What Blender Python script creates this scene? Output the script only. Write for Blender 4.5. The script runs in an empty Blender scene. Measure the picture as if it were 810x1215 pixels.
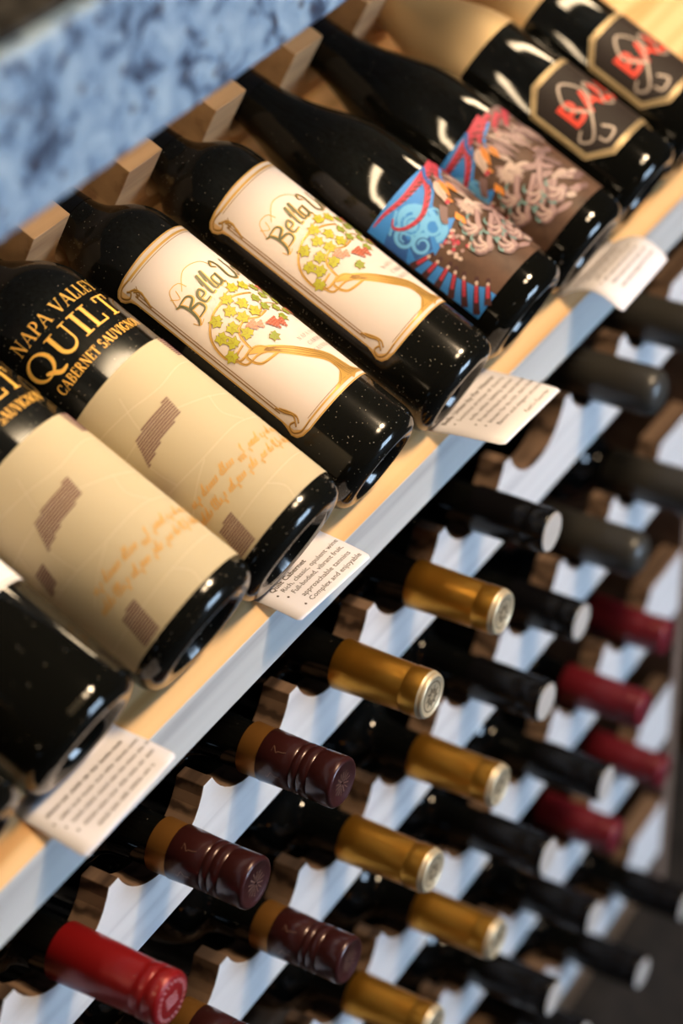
import bpy, bmesh, math, random
from mathutils import Vector, Matrix
from mathutils.geometry import tessellate_polygon
random.seed(7)
PI = math.pi
col = bpy.context.scene.collection
sc = bpy.context.scene

# ------------------------------------------------------------------ layout (metres)
X0, PITCH, ROW = 0.1029, 0.0921, 0.1488          # rack columns / rows
BETA = 0.4814                                     # slope of the display shelf
SHY, SHZ, SHT = -0.0299, 0.1080, 0.0337           # top front edge of shelf, front thickness
CB, SB = math.cos(BETA), math.sin(BETA)
FLOOR = -0.70
XL, XR, XE = -0.36, 1.14, 0.945                              # rack ends
GY, GZ, GT = -0.031, 0.4330, 0.077                # granite counter front, underside, thickness
YB = 0.315                                        # back of the rack

def shelf_pt(x, u, h=0.0):
    return Vector((x, SHY + u*CB - h*SB, SHZ + u*SB + h*CB))

# ------------------------------------------------------------------ materials
def new_mat(name):
    m = bpy.data.materials.new(name); m.use_nodes = True
    nt = m.node_tree; b = nt.nodes['Principled BSDF']
    return m, nt, b

def plain(name, c, rough=.5, metal=0., spec=.5, coat=0.):
    m, nt, b = new_mat(name)
    b.inputs['Base Color'].default_value = (*c, 1); b.inputs['Roughness'].default_value = rough
    b.inputs['Metallic'].default_value = metal; b.inputs['Specular IOR Level'].default_value = spec
    b.inputs['Coat Weight'].default_value = coat
    m.diffuse_color = (*c, 1)
    return m

def emit(name, c, s):
    m, nt, b = new_mat(name)
    b.inputs['Base Color'].default_value = (0, 0, 0, 1)
    b.inputs['Emission Color'].default_value = (*c, 1); b.inputs['Emission Strength'].default_value = s
    return m

def N(nt, t, **kw):
    n = nt.nodes.new(t)
    for k, v in kw.items():
        if k.startswith('i_'): n.inputs[k[2:].replace('_', ' ')].default_value = v
        else: setattr(n, k, v)
    return n

def ramp(nt, stops):
    r = nt.nodes.new('ShaderNodeValToRGB'); cr = r.color_ramp
    while len(cr.elements) < len(stops): cr.elements.new(.5)
    for e, (p, c) in zip(cr.elements, stops): e.position = p; e.color = (*c, 1)
    return r

def wood(name, light, dark, ring=60., along=.12, rough=.55, mix=.80):
    m, nt, b = new_mat(name); L = nt.links
    tc = N(nt, 'ShaderNodeTexCoord'); mp = N(nt, 'ShaderNodeMapping')
    mp.inputs['Scale'].default_value = (along, 1, 1)
    L.new(tc.outputs['Object'], mp.inputs['Vector'])
    n1 = N(nt, 'ShaderNodeTexNoise'); n1.inputs['Scale'].default_value = 14; n1.inputs['Detail'].default_value = 3
    L.new(mp.outputs['Vector'], n1.inputs['Vector'])
    sub = N(nt, 'ShaderNodeVectorMath', operation='SCALE'); sub.inputs['Scale'].default_value = .05
    L.new(n1.outputs['Color'], sub.inputs[0])
    add = N(nt, 'ShaderNodeVectorMath', operation='ADD')
    L.new(mp.outputs['Vector'], add.inputs[0]); L.new(sub.outputs[0], add.inputs[1])
    w = N(nt, 'ShaderNodeTexWave', wave_type='RINGS', rings_direction='X')
    w.inputs['Scale'].default_value = ring; w.inputs['Distortion'].default_value = 2.2
    w.inputs['Detail'].default_value = 2; w.inputs['Detail Scale'].default_value = 3
    L.new(add.outputs[0], w.inputs['Vector'])
    n2 = N(nt, 'ShaderNodeTexNoise'); n2.inputs['Scale'].default_value = 90; n2.inputs['Detail'].default_value = 3
    L.new(mp.outputs['Vector'], n2.inputs['Vector'])
    mx = N(nt, 'ShaderNodeMix', data_type='FLOAT'); mx.inputs[0].default_value = mix
    L.new(w.outputs['Fac'], mx.inputs[2]); L.new(n2.outputs['Fac'], mx.inputs[3])
    r = ramp(nt, [(.30, light), (.55, tuple((a*3+d)/4 for a, d in zip(light, dark))), (.78, dark)])
    L.new(mx.outputs[0], r.inputs['Fac']); L.new(r.outputs['Color'], b.inputs['Base Color'])
    b.inputs['Roughness'].default_value = rough; b.inputs['Specular IOR Level'].default_value = .3
    return m

def glass_mat(name, c, dust=.10, rough=.06):
    """bottle glass so dark that it reads black, with grains of dust on it"""
    m, nt, b = new_mat(name); L = nt.links
    tc = N(nt, 'ShaderNodeTexCoord')
    v = N(nt, 'ShaderNodeTexVoronoi'); v.inputs['Scale'].default_value = 520
    L.new(tc.outputs['Object'], v.inputs['Vector'])
    sp = N(nt, 'ShaderNodeMath', operation='LESS_THAN'); sp.inputs[1].default_value = .13
    L.new(v.outputs['Distance'], sp.inputs[0])
    sep = N(nt, 'ShaderNodeSeparateColor'); L.new(v.outputs['Color'], sep.inputs['Color'])
    pk = N(nt, 'ShaderNodeMath', operation='LESS_THAN'); pk.inputs[1].default_value = dust
    L.new(sep.outputs['Red'], pk.inputs[0])
    mu = N(nt, 'ShaderNodeMath', operation='MULTIPLY'); L.new(sp.outputs[0], mu.inputs[0]); L.new(pk.outputs[0], mu.inputs[1])
    mix = N(nt, 'ShaderNodeMix', data_type='RGBA')
    mix.inputs[6].default_value = (*c, 1); mix.inputs[7].default_value = (.30, .27, .22, 1)
    L.new(mu.outputs[0], mix.inputs[0]); L.new(mix.outputs[2], b.inputs['Base Color'])
    rr = N(nt, 'ShaderNodeMapRange'); rr.inputs['To Min'].default_value = rough; rr.inputs['To Max'].default_value = .8
    L.new(mu.outputs[0], rr.inputs['Value']); L.new(rr.outputs[0], b.inputs['Roughness'])
    b.inputs['IOR'].default_value = 1.5; b.inputs['Specular IOR Level'].default_value = .45
    return m

def granite():
    m, nt, b = new_mat('blue grey granite'); L = nt.links
    tc = N(nt, 'ShaderNodeTexCoord')
    n0 = N(nt, 'ShaderNodeTexNoise'); n0.inputs['Scale'].default_value = 58; n0.inputs['Detail'].default_value = 4
    n0.inputs['Roughness'].default_value = .62; n0.inputs['Distortion'].default_value = .6
    L.new(tc.outputs['Object'], n0.inputs['Vector'])
    r = ramp(nt, [(.33, (.02, .022, .05)), (.41, (.07, .11, .19)), (.47, (.18, .29, .46)), (.64, (.34, .47, .62))])
    L.new(n0.outputs['Fac'], r.inputs['Fac'])
    v = N(nt, 'ShaderNodeTexVoronoi'); v.inputs['Scale'].default_value = 85
    L.new(tc.outputs['Object'], v.inputs['Vector'])
    lt = N(nt, 'ShaderNodeMath', operation='LESS_THAN'); lt.inputs[1].default_value = .22
    L.new(v.outputs['Distance'], lt.inputs[0])
    mix = N(nt, 'ShaderNodeMix', data_type='RGBA'); mix.inputs[7].default_value = (.06, .06, .085, 1)
    hf = N(nt, 'ShaderNodeMath', operation='MULTIPLY'); hf.inputs[1].default_value = .75
    L.new(lt.outputs[0], hf.inputs[0])
    L.new(hf.outputs[0], mix.inputs[0]); L.new(r.outputs['Color'], mix.inputs[6])
    L.new(mix.outputs[2], b.inputs['Base Color']); b.inputs['Roughness'].default_value = .28
    return m

def noisy(name, c1, c2, scale=30, rough=.8, spec=.3):
    m, nt, b = new_mat(name); L = nt.links
    tc = N(nt, 'ShaderNodeTexCoord'); n = N(nt, 'ShaderNodeTexNoise')
    n.inputs['Scale'].default_value = scale; n.inputs['Detail'].default_value = 4
    L.new(tc.outputs['Object'], n.inputs['Vector'])
    r = ramp(nt, [(.35, c1), (.65, c2)]); L.new(n.outputs['Fac'], r.inputs['Fac'])
    L.new(r.outputs['Color'], b.inputs['Base Color'])
    b.inputs['Roughness'].default_value = rough; b.inputs['Specular IOR Level'].default_value = spec
    return m

M = {}
M['pine'] = wood('orange pine', (.86, .56, .28), (.55, .28, .09), ring=16, along=.05, mix=.62)
M['neck_wood'] = wood('orange brown cradle wood', (.50, .30, .15), (.24, .12, .06), ring=18, along=.06)
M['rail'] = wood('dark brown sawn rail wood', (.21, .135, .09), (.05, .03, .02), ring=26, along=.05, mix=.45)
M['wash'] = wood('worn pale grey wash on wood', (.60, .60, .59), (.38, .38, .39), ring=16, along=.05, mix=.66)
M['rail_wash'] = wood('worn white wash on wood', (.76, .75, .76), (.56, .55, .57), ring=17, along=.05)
M['end_wood'] = wood('brown end panel wood', (.22, .15, .115), (.13, .085, .06), ring=12)
M['dark_wood'] = wood('brown stained wood', (.14, .085, .05), (.06, .035, .02), ring=30)
M['granite'] = granite()
M['floor'] = noisy('dark grey floor', (.012, .012, .014), (.022, .021, .023), 40, .7)
M['mat'] = noisy('added dark sheet', (.012, .012, .012), (.05, .048, .045), 120, .9)
M['plaster'] = noisy('brown grey plaster', (.20, .16, .13), (.26, .21, .17), 12, .9)
M['glass'] = glass_mat('near black bottle glass', (.004, .004, .003))
M['glass_dusty'] = glass_mat('dusty bottle glass', (.005, .005, .004), dust=.32, rough=.13)
M['glass_rack'] = glass_mat('black bottle glass', (.003, .0035, .0035), dust=.05, rough=.05)
M['grey_cap'] = plain('dark grey cap', (.040, .038, .034), .33)
M['black_foil'] = plain('black foil', (.004, .004, .005), .22, spec=.35)
M['gold_foil'] = plain('matte gold foil', (.60, .28, .035), .33, .85)
M['tan_foil'] = plain('pale gold foil', (.74, .53, .28), .40, .45)
M['band_gold'] = plain('old gold band', (.33, .15, .035), .35, .6)
M['burgundy'] = plain('dark burgundy cap', (.050, .012, .012), .30, .25, coat=.3)
M['burgundy_mark'] = plain('brown embossing', (.22, .12, .09), .4, .4)
M['red_foil'] = plain('bright red foil', (.27, .008, .010), .33, .2, coat=.2)
M['wine_foil'] = plain('wine red foil', (.17, .012, .022), .35, .2, coat=.2)
M['pink'] = plain('pink foil lettering', (.75, .35, .38), .5)
M['cream_metal'] = plain('cream gilt disc', (.68, .55, .36), .4, .45)
M['grey_disc'] = plain('pale grey disc', (.55, .50, .46), .5)
M['disc_mark'] = plain('dark stamped mark', (.16, .11, .06), .5)
M['card'] = plain('white card', (.89, .86, .92), .7, spec=.2)
M['ink'] = plain('brown black ink', (.085, .06, .05), .8, spec=.1)
M['quilt_paper'] = plain('beige label paper', (.50, .42, .28), .75, spec=.2)
M['emboss'] = plain('pale embossed line', (.58, .50, .36), .7, spec=.2)
M['plum'] = plain('plum hatching', (.12, .035, .05), .8, spec=.1)
M['orange_ink'] = plain('orange script ink', (.70, .35, .06), .7, spec=.1)
M['gold_print'] = plain('gold print', (.95, .52, .09), .5, .05)
M['bella_paper'] = plain('cream label paper', (.67, .575, .52), .7, spec=.2)
M['bella_edge'] = plain('tan label border', (.72, .47, .22), .6, spec=.3)
M['bella_gold'] = plain('gold label print', (.58, .33, .07), .4, .3)
M['bella_line'] = plain('brown gold fine line', (.27, .14, .03), .5, .2)
M['bella_dark'] = plain('dark green lettering', (.10, .10, .045), .5, .1)
M['leaf'] = plain('yellow green leaf print', (.42, .40, .02), .6)
M['leaf2'] = plain('green leaf print', (.25, .30, .03), .6)
M['grape'] = plain('red grape print', (.42, .10, .05), .6)
M['grape2'] = plain('pink grape print', (.62, .26, .16), .6)
M['grey_print'] = plain('pale grey print', (.28, .25, .21), .7)
M['g_brown'] = noisy('brown printed ground', (.070, .036, .022), (.13, .068, .042), 60, .5)
M['g_blue'] = plain('blue print', (.035, .25, .70), .5)
M['g_light'] = plain('light blue print', (.16, .50, .86), .5)
M['g_deep'] = plain('deep blue print', (.02, .11, .38), .5)
M['g_red'] = plain('crimson print', (.52, .035, .07), .5)
M['g_dark'] = plain('dark maroon print', (.06, .016, .016), .5)
M['g_cream'] = plain('cream feather print', (.62, .46, .38), .5)
M['g_pink'] = plain('dusty pink feather print', (.40, .25, .235), .5)
M['g_mauve'] = plain('mauve grey feather print', (.20, .115, .11), .5)
M['g_orange'] = plain('orange flame print', (.80, .27, .03), .5)
M['g_teal'] = plain('teal talon print', (.15, .27, .25), .5)
M['b_black'] = plain('black brown label', (.022, .014, .011), .6, spec=.25)
M['b_gold'] = plain('gilt label border', (.46, .35, .19), .4, .4)
M['b_red'] = plain('red label lettering', (.80, .055, .025), .45)
M['b_grey'] = plain('silver script', (.42, .34, .28), .45, .2)
M['white_paper'] = plain('white label paper', (.84, .80, .78), .65)
M['emboss_glass'] = plain('worn embossed glass', (.06, .05, .03), .6)
M['steel'] = plain('brushed aluminium', (.5, .5, .5), .4, .9)
M['led'] = emit('warm lamp diffuser', (1.0, .76, .48), 40.0)
M['sky'] = emit('daylight sky', (.56, .76, 1.0), 27.0)
M['white_paint'] = plain('white painted frame', (.7, .7, .68), .5)

# ------------------------------------------------------------------ object helpers
def link(o, parent=None):
    col.objects.link(o)
    if parent is not None: o.parent = parent
    return o

def tag(o, label=None, cat=None, group=None, kind=None):
    if label: o['label'] = label
    if cat: o['category'] = cat
    if group: o['group'] = group
    if kind: o['kind'] = kind
    return o

def thing(name, label, cat, loc=(0, 0, 0), rot=(0, 0, 0), group=None):
    o = bpy.data.objects.new(name, None); o.empty_display_size = .02
    link(o); o.location = loc; o.rotation_euler = rot
    return tag(o, label, cat, group)

class MB:
    def __init__(s): s.v = []; s.f = []; s.m = []; s.sm = []
    def add(s, vs, fs, m=0, smooth=False):
        o = len(s.v); s.v += [tuple(p) for p in vs]
        for f in fs: s.f.append([o+i for i in f]); s.m.append(m); s.sm.append(smooth)
    def box(s, a, b, m=0):
        x0, y0, z0 = a; x1, y1, z1 = b
        s.add([(x0,y0,z0),(x1,y0,z0),(x1,y1,z0),(x0,y1,z0),(x0,y0,z1),(x1,y0,z1),(x1,y1,z1),(x0,y1,z1)],
              [(3,2,1,0),(4,5,6,7),(0,1,5,4),(1,2,6,5),(2,3,7,6),(3,0,4,7)], m)
    def lathe(s, prof, seg=64, m=0, cap0=False, cap1=False, smooth=True):
        """prof = [(r, z)...] about the local z axis"""
        vs = []
        for r, z in prof:
            for i in range(seg):
                a = 2*PI*i/seg; vs.append((r*math.sin(a), -r*math.cos(a), z))
        fs = []
        for j in range(len(prof)-1):
            for i in range(seg):
                k = (i+1) % seg
                fs.append((j*seg+i, j*seg+k, (j+1)*seg+k, (j+1)*seg+i))
        s.add(vs, fs, m, smooth)
        o = len(s.v)-len(vs)
        if cap0: s.f.append([o+i for i in range(seg)][::-1]); s.m.append(m); s.sm.append(False)
        if cap1: s.f.append([o+(len(prof)-1)*seg+i for i in range(seg)]); s.m.append(m); s.sm.append(False)
    def prism(s, poly, x0, x1, m=0, axis='x'):
        """polygon in (y,z) swept along x, or in (x,z) swept along y"""
        n = len(poly)
        P = (lambda p, t: (t, p[0], p[1])) if axis == 'x' else (lambda p, t: (p[0], t, p[1]))
        vs = [P(p, x0) for p in poly]+[P(p, x1) for p in poly]
        fs = [(i, (i+1) % n, n+(i+1) % n, n+i) for i in range(n)]
        for tri in tessellate_polygon([[Vector((p[0], p[1], 0)) for p in poly]]):
            fs.append(tuple(tri)); fs.append(tuple(n+i for i in tri))
        s.add(vs, fs, m)
    def mesh(s, name, mats):
        me = bpy.data.meshes.new(name); me.from_pydata(s.v, [], s.f)
        for mt in mats: me.materials.append(mt)
        me.polygons.foreach_set('material_index', s.m); me.polygons.foreach_set('use_smooth', s.sm)
        me.update(); return me
    def build(s, name, mats, parent=None, normals=True, bevel=0, sharp=None):
        if not isinstance(mats, (list, tuple)): mats = [mats]
        me = s.mesh(name, mats)
        if normals:
            bm = bmesh.new(); bm.from_mesh(me)
            bmesh.ops.remove_doubles(bm, verts=bm.verts, dist=1e-6)
            bmesh.ops.recalc_face_normals(bm, faces=bm.faces)
            bm.to_mesh(me); bm.free()
        if sharp: me.set_sharp_from_angle(angle=math.radians(sharp))
        o = bpy.data.objects.new(name, me); link(o, parent)
        if bevel:
            md = o.modifiers.new('edge', 'BEVEL'); md.width = bevel; md.segments = 3; md.limit_method = 'ANGLE'
        return o

def smooth_prof(pts, n=6):
    """Catmull-Rom through profile points"""
    out = []
    P = [pts[0]]+list(pts)+[pts[-1]]
    for i in range(1, len(P)-2):
        a, b, c, d = P[i-1], P[i], P[i+1], P[i+2]
        for k in range(n):
            t = k/n
            out.append(tuple(.5*((2*b[q])+(-a[q]+c[q])*t+(2*a[q]-5*b[q]+4*c[q]-d[q])*t*t+(-a[q]+3*b[q]-3*c[q]+d[q])*t**3) for q in (0, 1)))
    out.append(tuple(pts[-1])); return out

def spline(pts, n=8):
    return smooth_prof(pts, n)

# ------------------------------------------------------------------ flat artwork, later wrapped round a bottle
class Art:
    """polygons in a flat (s, t) plane (millimetres), each with a material slot and a layer height"""
    def __init__(s): s.tri = []; s.mats = []
    def slot(s, key):
        if key not in s.mats: s.mats.append(key)
        return s.mats.index(key)
    def poly(s, pts, key, lay=1):
        k = s.slot(key)
        for t in tessellate_polygon([[Vector((p[0], p[1], 0)) for p in pts]]):
            s.tri.append(([pts[i] for i in t], k, lay))
    def ribbon(s, pts, w, key, lay=1, close=False):
        k = s.slot(key); n = len(pts)
        ws = w if isinstance(w, (list, tuple)) else [w]*n
        L = []; R = []
        for i, (x, y) in enumerate(pts):
            a = pts[(i-1) % n] if (close or i > 0) else pts[i]; b = pts[(i+1) % n] if (close or i < n-1) else pts[i]
            dx, dy = b[0]-a[0], b[1]-a[1]; d = math.hypot(dx, dy) or 1; nx, ny = -dy/d, dx/d; h = ws[i]/2
            L.append((x+nx*h, y+ny*h)); R.append((x-nx*h, y-ny*h))
        for i in range(n if close else n-1):
            j = (i+1) % n
            s.tri.append(([R[i], R[j], L[j], L[i]], k, lay))
    def disc(s, c, rx, ry, key, lay=1, rot=0, n=12):
        p = []
        for i in range(n):
            a = 2*PI*i/n; x, y = rx*math.cos(a), ry*math.sin(a)
            p.append((c[0]+x*math.cos(rot)-y*math.sin(rot), c[1]+x*math.sin(rot)+y*math.cos(rot)))
        k = s.slot(key); s.tri.append((p, k, lay))
    def glyphs(s, tris, key, lay=1):
        k = s.slot(key)
        for t in tris: s.tri.append((t, k, lay))
    def build(s, name, parent, place, step=2.2, tstep=None, flat=False):
        bm = bmesh.new()
        for pts, k, lay in s.tri:
            if sum(p[0]*q[1]-q[0]*p[1] for p, q in zip(pts, pts[1:]+pts[:1])) < 0: pts = pts[::-1]
            vs = [bm.verts.new((x, y, lay)) for x, y in pts]
            try: f = bm.faces.new(vs); f.material_index = k
            except ValueError: pass
        xs = [v.co.x for v in bm.verts]; ys = [v.co.y for v in bm.verts]
        if not flat:
            c = math.ceil(min(xs)/step)*step
            while c < max(xs):
                bmesh.ops.bisect_plane(bm, geom=bm.verts[:]+bm.edges[:]+bm.faces[:], plane_co=(c, 0, 0), plane_no=(1, 0, 0)); c += step
        if tstep:
            c = math.ceil(min(ys)/tstep)*tstep
            while c < max(ys):
                bmesh.ops.bisect_plane(bm, geom=bm.verts[:]+bm.edges[:]+bm.faces[:], plane_co=(0, c, 0), plane_no=(0, 1, 0)); c += tstep
        for v in bm.verts: v.co = place(v.co.x, v.co.y, v.co.z)
        for f in bm.faces: f.smooth = not flat
        me = bpy.data.meshes.new(name); bm.to_mesh(me); bm.free()
        if not flat:
            me.normals_split_custom_set_from_vertices([Vector((v.co.x, v.co.y, 0)).normalized() for v in me.vertices])
        for k in s.mats: me.materials.append(M[k])
        o = bpy.data.objects.new(name, me); return link(o, parent)

def wrap(rfun, phi0=0.0, base=.00025, lay=.00011):
    """(s mm, t mm, layer) -> point on a bottle; s measured along the girth of the body"""
    R = rfun(.08)
    def f(s, t, l):
        u = t/1000; a = phi0+(s/1000)/R; r = rfun(u)+base+lay*l
        return (r*math.sin(a), -r*math.cos(a), u)
    return f

def rfun_of(prof):
    zs = [p for p in prof]
    def f(u):
        for (r0, z0), (r1, z1) in zip(zs, zs[1:]):
            if z0 <= u <= z1 and z1 > z0: return r0+(r1-r0)*(u-z0)/(z1-z0)
        return zs[-1][0]
    return f

# ---- plain text from the built-in face
_tc = {}
def text_tris(body, size, shear=0.0, bold=0.0):
    key = (body, size, shear, bold)
    if key in _tc: return _tc[key]
    c = bpy.data.curves.new('t', 'FONT'); c.body = body; c.size = size; c.shear = shear; c.offset = bold
    c.resolution_u = 2
    o = bpy.data.objects.new('t', c); me = o.to_mesh()
    vs = [v.co.copy() for v in me.vertices]; w = max([v.x for v in vs], default=0)
    tr = [[(vs[i].x, vs[i].y) for i in p.vertices] for p in me.polygons]
    o.to_mesh_clear(); bpy.data.objects.remove(o); bpy.data.curves.remove(c)
    _tc[key] = (tr, w); return tr, w

def put_text(art, body, x, y, size, key, lay=1, rot=0., shear=0., width=None, center=False, bold=0., xs=1.):
    tr, w = text_tris(body, size, shear, bold)
    k = (width/w if width else xs)
    off = -w*k/2 if center else 0
    ca, sa = math.cos(rot), math.sin(rot)
    art.glyphs([[(x+(px*k+off)*ca-py*sa, y+(px*k+off)*sa+py*ca) for px, py in t] for t in tr], key, lay)

# ---- a roman display face drawn from strokes (cap height 1)
TH, TN = .15, .055
def arc(cx, cy, rx, ry, a0, a1, n=20, th=TH, tn=TN):
    pts = []; ws = []
    for i in range(n+1):
        a = math.radians(a0+(a1-a0)*i/n); pts.append((cx+rx*math.cos(a), cy+ry*math.sin(a)))
        ws.append(tn+(th-tn)*abs(math.cos(a))**1.3)
    return pts, ws
def ln(a, b, w): return ([a, b], [w, w])
def sf(x, y, w=.30): return ln((x-w/2, y), (x+w/2, y), .045)
b_, t_ = .022, .978
ROMAN = {
 'A': (.92, [ln((.10, 0), (.44, 1), TN), ln((.44, 1), (.80, 0), TH), ln((.22, .34), (.66, .34), TN), sf(.10, b_, .26), sf(.80, b_, .32)]),
 'B': (.74, [ln((.17, 0), (.17, 1), TH), arc(.30, .755, .26, .225, -90, 90), arc(.30, .27, .33, .25, -90, 90), ln((.05, t_), (.32, t_), TN), ln((.15, .53), (.32, .53), TN), ln((.05, b_), (.32, b_), TN)]),
 'C': (.82, [arc(.46, .5, .38, .48, 48, 312), ln((.72, .66), (.72, .93), TN), ln((.73, .12), (.73, .30), TN)]),
 'E': (.68, [ln((.17, 0), (.17, 1), TH), ln((.05, t_), (.58, t_), TN), ln((.17, .52), (.50, .52), TN), ln((.05, b_), (.62, b_), TN), ln((.575, .78), (.575, 1), TN), ln((.61, 0), (.61, .24), TN), ln((.49, .42), (.49, .62), TN)]),
 'G': (.90, [arc(.46, .5, .38, .48, 48, 318), ln((.73, .05), (.73, .42), TH*.9), sf(.73, .42, .28), ln((.73, .68), (.73, .93), TN)]),
 'I': (.40, [ln((.20, 0), (.20, 1), TH), sf(.20, b_, .34), sf(.20, t_, .34)]),
 'L': (.66, [ln((.17, 0), (.17, 1), TH), sf(.17, t_, .32), ln((.05, b_), (.60, b_), TN), ln((.585, 0), (.585, .28), TN*1.2)]),
 'N': (.92, [ln((.16, 0), (.16, 1), TN), ln((.16, 1), (.74, 0), TH), ln((.74, 0), (.74, 1), TN), sf(.16, b_, .26), sf(.74, t_, .26), sf(.10, t_, .16)]),
 'O': (.96, [arc(.48, .5, .40, .48, 0, 360, 32)]),
 'P': (.68, [ln((.17, 0), (.17, 1), TH), arc(.30, .72, .28, .255, -90, 90), ln((.05, t_), (.32, t_), TN), ln((.15, .465), (.32, .465), TN), sf(.17, b_, .34)]),
 'Q': (1.02, [arc(.48, .5, .40, .48, 0, 360, 32), (spline([(.42, .20), (.60, .06), (.80, -.16), (1.06, -.15)], 5), None)]),
 'R': (.80, [ln((.17, 0), (.17, 1), TH), arc(.30, .74, .26, .235, -90, 90), ln((.05, t_), (.32, t_), TN), ln((.15, .505), (.32, .505), TN), sf(.17, b_, .34), ln((.34, .50), (.68, 0), TH), sf(.72, b_, .16)]),
 'S': (.60, [arc(.30, .745, .20, .235, 35, 250, 16, TH*.95), arc(.29, .27, .22, .25, 75, -145, 16, TH*.95), ln((.48, .74), (.48, .96), TN), ln((.08, .04), (.08, .28), TN)]),
 'T': (.76, [ln((.38, 0), (.38, 1), TH), ln((.06, t_), (.70, t_), TN), sf(.38, b_, .34), ln((.075, .74), (.075, 1), TN*1.2), ln((.685, .74), (.685, 1), TN*1.2)]),
 'U': (.90, [ln((.18, .36), (.18, 1), TH), (arc(.455, .36, .275, .34, 180, 360, 18, TH, TN)[0], [TH-(TH-TN)*i/18 for i in range(19)]), ln((.73, .36), (.73, 1), TN*1.1), sf(.18, t_, .34), sf(.73, t_, .26)]),
 'V': (.88, [ln((.12, 1), (.45, 0), TH), ln((.45, 0), (.78, 1), TN), sf(.12, t_, .32), sf(.78, t_, .26)]),
 'Y': (.84, [ln((.10, 1), (.43, .46), TH), ln((.76, 1), (.43, .46), TN), ln((.43, 0), (.43, .50), TH), sf(.10, t_, .28), sf(.76, t_, .24), sf(.43, b_, .32)]),
}
def roman(art, body, s0, s1, t, h, key, lay=1, gap=.06, track=None):
    wd = sum(ROMAN[c][0] if c != ' ' else .38 for c in body)+gap*(len(body)-1)
    k = (s1-s0)/wd; x = 0
    for c in body:
        if c == ' ': x += .38+gap; continue
        w, strokes = ROMAN[c]
        for pts, ws in strokes:
            if ws is None: n = len(pts); ws = [.05+.11*math.sin(PI*min(1, (i+1)/n)) for i in range(n)]
            art.ribbon([(s0+(x+px)*k, t+py*h) for px, py in pts], [q*(h+k)/2 for q in ws], key, lay)
        x += w+gap

# ------------------------------------------------------------------ label artwork
def quilt_art():
    a = Art(); s0, s1, t0, t1 = -76, 76, 18.5, 136.5
    a.poly([(s0, t0), (s1, t0), (s1, t1), (s0, t1)], 'quilt_paper', 0)
    def hatch(poly, step=1.5, w=.8):
        # horizontal plum lines filling a polygon
        ys = [p[1] for p in poly]; y = min(ys)+step*.4
        while y < max(ys):
            xs = []
            for i in range(len(poly)):
                (x0, y0), (x1, y1) = poly[i], poly[(i+1) % len(poly)]
                if (y0 <= y) != (y1 <= y): xs.append(x0+(x1-x0)*(y-y0)/(y1-y0))
            xs.sort()
            for q in range(0, len(xs)-1, 2): a.ribbon([(xs[q], y), (xs[q+1], y)], w, 'plum', 2)
            y += step
    hatch([(-11.6, 106.5), (-13.6, 94.6), (-30.4, 93.2), (-48.2, 89.0), (-41.0, 103.7), (-33.7, 104.8)])
    hatch([(-38.0, 40.3), (-41.2, 20.4), (-54.7, 20.6), (-51.1, 38.2)])
    hatch([(21, 136.2), (44, 136.2), (45, 122), (23, 121.5)])
    hatch([(36, 84), (55, 83), (52, 65), (40, 65)])
    hatch([(-65, 89), (-55, 88.8), (-59, 76.5), (-70, 75.3)])
    def vein(pts, w=.55): a.ribbon(spline(pts, 7), w, 'emboss', 1)
    vein([(-76, 121), (-52.7, 119.6), (-31.8, 116.5), (-10, 113), (20, 116), (76, 110)])
    vein([(-76, 101), (-42.2, 102.3), (-24.4, 101.7), (2, 92.8), (26.8, 87.3), (76, 84)])
    vein([(-76, 73), (-52.3, 71.9), (-27.1, 69.3), (2.2, 69.5), (23.5, 67.1), (76, 62)])
    vein([(-76, 33), (-42.7, 33.5), (-13.1, 34.8), (29.6, 35.8), (76, 33)])
    vein([(-56, 53), (-40, 62), (-25.3, 68.5)]); vein([(-47.5, 90.3), (-47, 80), (-45.5, 70.8)])
    vein([(-29, 125), (-34, 110), (-36.1, 99)]); vein([(8, 92), (4, 80), (12, 69)]); vein([(-62, 101), (-66, 86), (-60, 72)])
    vein([(-14, 35), (-8, 27), (-10, 18.6)]); vein([(30, 86), (24, 101), (30, 115)])
    def scrawl(x0, x1, y0, y1, hgt, seed):
        # a joined hand: loops of uneven height, leaning right, broken into words
        r = random.Random(seed); x = x0
        while x < x1:
            n = r.randint(3, 8); pts = []
            for k in range(n):
                tall = r.random(); hh = hgt*(1.9 if tall < .18 else (-.9 if tall > .9 else .75+.3*r.random())); w = 1.5+.5*r.random()
                y = y0+(y1-y0)*(x-x0)/(x1-x0)
                pts += [(x, y), (x+w*.75, y+hh*.6), (x+w*.62+hh*.25, y+hh), (x+w*.35, y+hh*.55), (x+w*.6, y+.1)]
                x += w
            a.ribbon(spline(pts, 4), .38, 'orange_ink', 2); x += 1.6
    scrawl(-50, 60, 56, 53.5, 3.0, 3); scrawl(-56, 58, 46.5, 44.5, 3.0, 5)
    return a

def quilt_letters():
    a = Art()
    roman(a, 'NAPA VALLEY', -46, 24, 180.5, 8.6, 'gold_print', 0, gap=.09)
    roman(a, 'QUILT', -52, 22, 161.0, 15.5, 'gold_print', 0, gap=.05)
    roman(a, 'CABERNET SAUVIGNON', -47, 25, 149.2, 6.2, 'gold_print', 0, gap=.07)
    return a

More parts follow.
